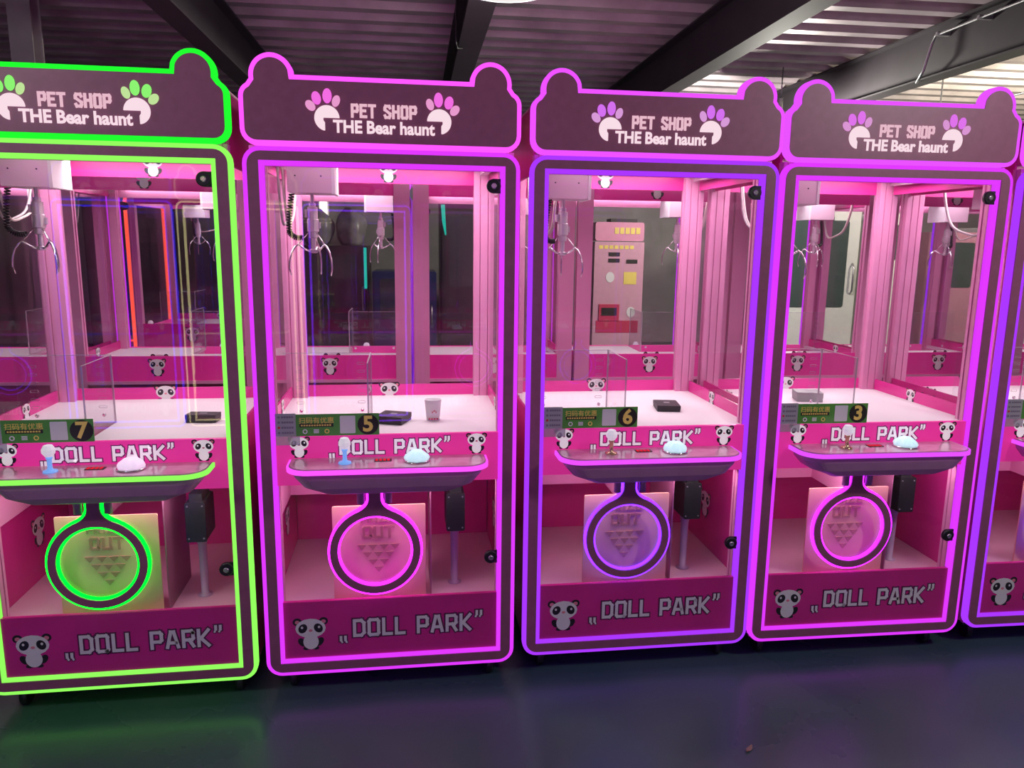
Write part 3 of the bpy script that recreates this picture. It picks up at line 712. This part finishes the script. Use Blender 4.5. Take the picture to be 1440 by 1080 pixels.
# ------------------------------------------------------------------ hall furniture seen through the glass
def kiosk():
    K = thing('coin_changer', 'pink coin changer kiosk standing behind the rear row', 'kiosk', (2.40, 6.3, 0))
    KP = mat('kiosk_pink', (.72, .38, .50), .5, noise=.05); KR = mat('kiosk_red', (.62, .05, .12), .5, noise=.05); KD = M_INK
    part('body', lambda b: b.prism(rrect(-.29, .29, 0, 1.50, .01, 2), 0, .42), KP, K)
    part('top_sign', lambda b: b.prism(rrect(-.285, .285, 1.51, 1.72, .03, 4), .01, .38), mat('kiosk_sign', (.78, .32, .48), .5, noise=.05), K)
    part('lamp_bar', lambda b: b.box(-.10, .21, .05, .25, 1.722, 1.76), KD, K)
    part('sign_print', lambda b: [b.box(-.06 + k * .062, -.012 + k * .062, .006, .012, 1.59, 1.66) for k in range(5)], M_GOLD, K)
    part('name_strip', lambda b: [b.box(-.24 + k * .06, -.195 + k * .06, -.004, .001, 1.42, 1.46) for k in range(7)], M_GOLD, K)
    for x, z in ((-.06, 1.36), (-.06, 1.29), (.15, 1.28)): part('slot', lambda b: b.box(-.065, .065, -.006, .002, -.022, .022), KD, K, (x, 0, z))
    part('price_panel', lambda b: b.box(.06, .21, -.004, .002, 1.02, 1.16), M_GOLD, K)
    part('lower_panel', lambda b: b.box(-.25, .25, -.004, .002, .46, .60), KR, K)
    t = part('coin_tray', lambda b: (b.box(-.22, .02, -.012, .002, .60, .79)), KR, K)
    part('tray_opening', lambda b: b.box(-.19, -.01, -.016, -.010, .66, .75), KD, t)
    part('flower_print', lambda b: [b.ell(x, z, .05, .06, -.004, .002) for x, z in ((-.10, 1.10), (.16, .70))], M_PW, K)
    part('base_print', lambda b: [b.box(-.17 + k * .085, -.10 + k * .085, -.004, .001, .20, .30) for k in range(4)], M_GOLD, K)
kiosk()
def cabinet(label, x, y, wd, h, m, win, rz=0.0):
    K = thing('vending_cabinet', label, 'cabinet', (x, y, 0), rz, 'vending cabinets along the hall')
    part('body', lambda b: b.prism(rrect(-wd / 2, wd / 2, .0, h, .02, 3), 0, .6), m, K)
    part('door', lambda b: b.prism(rrect(-wd / 2 + .02, wd / 2 - .02, .12, h - .03, .02, 3), -.025, 0), m, K)
    part('window', lambda b: b.prism(rrect(-wd * .38, wd * .34, h * win, h * .93, .03, 4), -.03, -.024), mat('dark_window', (.06, .09, .085), .15, noise=.1), K)
    part('handle', lambda b: b.tube([(wd * .42, -.025, h * .5), (wd * .42, -.06, h * .52), (wd * .42, -.06, h * .66), (wd * .42, -.025, h * .68)], .01, 8), M_STEEL, K)
    return K
MC = mat('cabinet_white', (.78, .82, .78), .5, noise=.05)
cabinet('white drinks cabinet with a dark window, behind the left of machine 3', 4.60, 5.9, .95, 1.9, MC, .42)
cabinet('narrow white cabinet between the pink posts of machine 3', 5.56, 5.9, .50, 1.86, MC, .72)
cabinet('pink vending cabinet deep in the hall, behind the right of machine 3', 6.28, 5.9, .60, 1.66, mat('cabinet_pink', (.55, .26, .36), .5, noise=.1), .62)
cabinet('white cabinet at the far right of the hall', 7.05, 5.9, .70, 1.72, MC, .75)
MDK = mat('cabinet_dark', (.05, .04, .045), .4, noise=.1)
TEAL = emit('teal_light', (.02, .62, .45), 1.0)
cabL = cabinet('dark arcade cabinet with wrapped bundles on top, behind machine 5', -.84, 6.4, .8, 1.42, MDK, .5)
part('light_strip', lambda b: b.box(.355, .385, -.05, -.03, .95, 1.40), TEAL, cabL)
cabR = cabinet('tall dark arcade cabinet with a teal light strip, behind machine 5', .76, 6.4, .8, 1.95, MDK, .5)
part('light_strip', lambda b: b.tube([(-.37, -.045, 1.88), (-.36, -.05, 1.7), (-.34, -.045, 1.55)], [.022, .02, .008], 8), TEAL, cabR)
cabinet('dark blue arcade cabinet in the middle of the hall', -.04, 6.2, .7, 1.15, mat('cabinet_blue', (.02, .06, .18), .3, noise=.1), .55)
cabinet('dark arcade cabinet deep in the hall behind machine 7', -2.8, 6.0, .9, 1.8, MDK, .45)
def bundle(label, x, y, z, rx, h, sd):
    rnd = random.Random(sd); ph = [rnd.random() * 6 for _ in range(6)]
    def f(b):
        rings = []
        for k in range(11):
            t = k / 10; r0 = rx * (math.sin(PI * min(1, .12 + .80 * t)) ** .6) * (1 - .55 * max(0, t - .75) * 4 * .6)
            rings.append([(r0 * (1 + .10 * math.sin(5 * a + ph[0] + 3 * t) + .06 * math.sin(9 * a + ph[1] - 5 * t)) * math.cos(a), .8 * r0 * (1 + .10 * math.sin(4 * a + ph[2]) + .05 * math.sin(11 * a + 7 * t)) * math.sin(a), h * t) for a in [2 * PI * i / 28 for i in range(28)]])
        b.loft(rings, 0, True)
    o = part('wrapped_bundle', f, mat('grey_plastic_wrap', (.34, .34, .33), .3, noise=.3, nscale=9, bump=.6, bscale=22), None, (x, y, z))
    tag(o, label, 'bundle', 'wrapped bundles in the hall')
bundle('left grey plastic-wrapped bundle on the dark cabinet behind machine 5', -1.02, 6.62, 1.421, .19, .40, 1)
bundle('right grey plastic-wrapped bundle on the dark cabinet behind machine 5', -.64, 6.62, 1.421, .17, .42, 2)
def wall_lamp(label, x, z, wd, h):
    W = thing('wall_lamp', label, 'lamp', (x, 8.998, z), 0, 'wall lamps far in the hall')
    part('base', lambda b: b.box(-wd / 2 - .02, wd / 2 + .02, -.04, 0, -h / 2 - .02, h / 2 + .02), M_WHITE, W)
    part('diffuser', lambda b: b.prism(rrect(-wd / 2, wd / 2, -h / 2, h / 2, .02, 3), -.08, -.04), emit('warm_lamp', (1, .95, .78), 2.2), W)
wall_lamp('wide bright lamp on the far wall beside the claw of machine 5', -1.65, 1.95, .20, .14)
wall_lamp('upright bright lamp on the far wall behind machine 5', -1.20, 1.90, .10, .24)
col = thing('steel_column', 'pale grey steel column rising behind the green machine', 'column', (-2.42, 3.3, 0))
part('shaft', lambda b: (b.box(-.07, .07, -.075, -.065, 0, 3.084), b.box(-.005, .005, -.065, .065, 0, 3.084), b.box(-.07, .07, .065, .075, 0, 3.084)), mat('column_paint', (.36, .34, .34), .55, noise=.1, nscale=5), col)
part('foot_plate', lambda b: b.box(-.12, .12, -.12, .12, 0, .015), M_BEAM, col)
# conduits on the roof steel
c1 = thing('conduit_pipe', 'thin grey conduit clipped along the beam above machine 3', 'pipe', (3.86, 0, 2.9))
part('pipe', lambda b: b.tube([(0, -1.0, .10), (0, 1.5, .10), (0, 3.15, .10), (.01, 3.2, .05), (.0, 3.25, -.12), (.02, 3.35, -.19)], .010, 8), M_STEEL, c1)
for k in range(7): part('clip', lambda b: b.box(-.016, .085, -.012, .012, .09, .116), M_STEEL, c1, (0, .6 + .42 * k, 0), key='clip')
c2 = thing('conduit_pipe', 'thin grey conduit hanging under the roof at the top right', 'pipe', (4.9, 0, 2.7))
part('pipe', lambda b: b.tube([(0, -1, 0), (0, 3, 0), (-.02, 6, 0), (0, 8.9, 0)], .009, 8), M_STEEL, c2)
for k in range(4): part('hanger', lambda b: b.box(-.004, .004, -.006, .006, 0, .385), M_STEEL, c2, (0, .5 + 2 * k, 0), key='hang')
cw = part('loose_cable', lambda b: b.tube([(.355, 2.7, 3.06), (.352, 2.75, 2.9), (.353, 2.8, 2.72), (.365, 2.86, 2.70), (.40, 2.9, 2.71)], .006, 6), M_BLACK)
tag(cw, 'thin black cable hanging beside the beam with the round lamp', 'cable')
# litter on the floor
def scrap(label, x, y, s, m):
    o = part('leaf_scrap', lambda b: b.loft([[(s * (-1 + .5 * k), -s * .4 * math.sin(PI * (.08 + k / 4.8)), .003 + .25 * s * ((k - 2) / 2) ** 2), (s * (-1 + .5 * k), s * .4 * math.sin(PI * (.08 + k / 4.8)), .003 + .3 * s * ((k - 2) / 2) ** 2), (s * (-1 + .5 * k), 0, .001)] for k in range(5)]), m, None, (x, y, 0), (0, 0, random.random() * 3))
    tag(o, label, 'litter', 'scraps on the floor')
scrap('brown leaf scrap on the floor below machine 3', 1.06, -.43, .018, mat('brown_scrap', (.30, .18, .14), .7, noise=.2))
scrap('white paper fleck on the floor below machine 6', .47, -.72, .008, mat('white_scrap', (.75, .75, .72), .7, noise=.1))
scrap('yellowish scrap on the floor at the bottom right', .80, -.88, .010, mat('tan_scrap', (.5, .40, .25), .7, noise=.2))
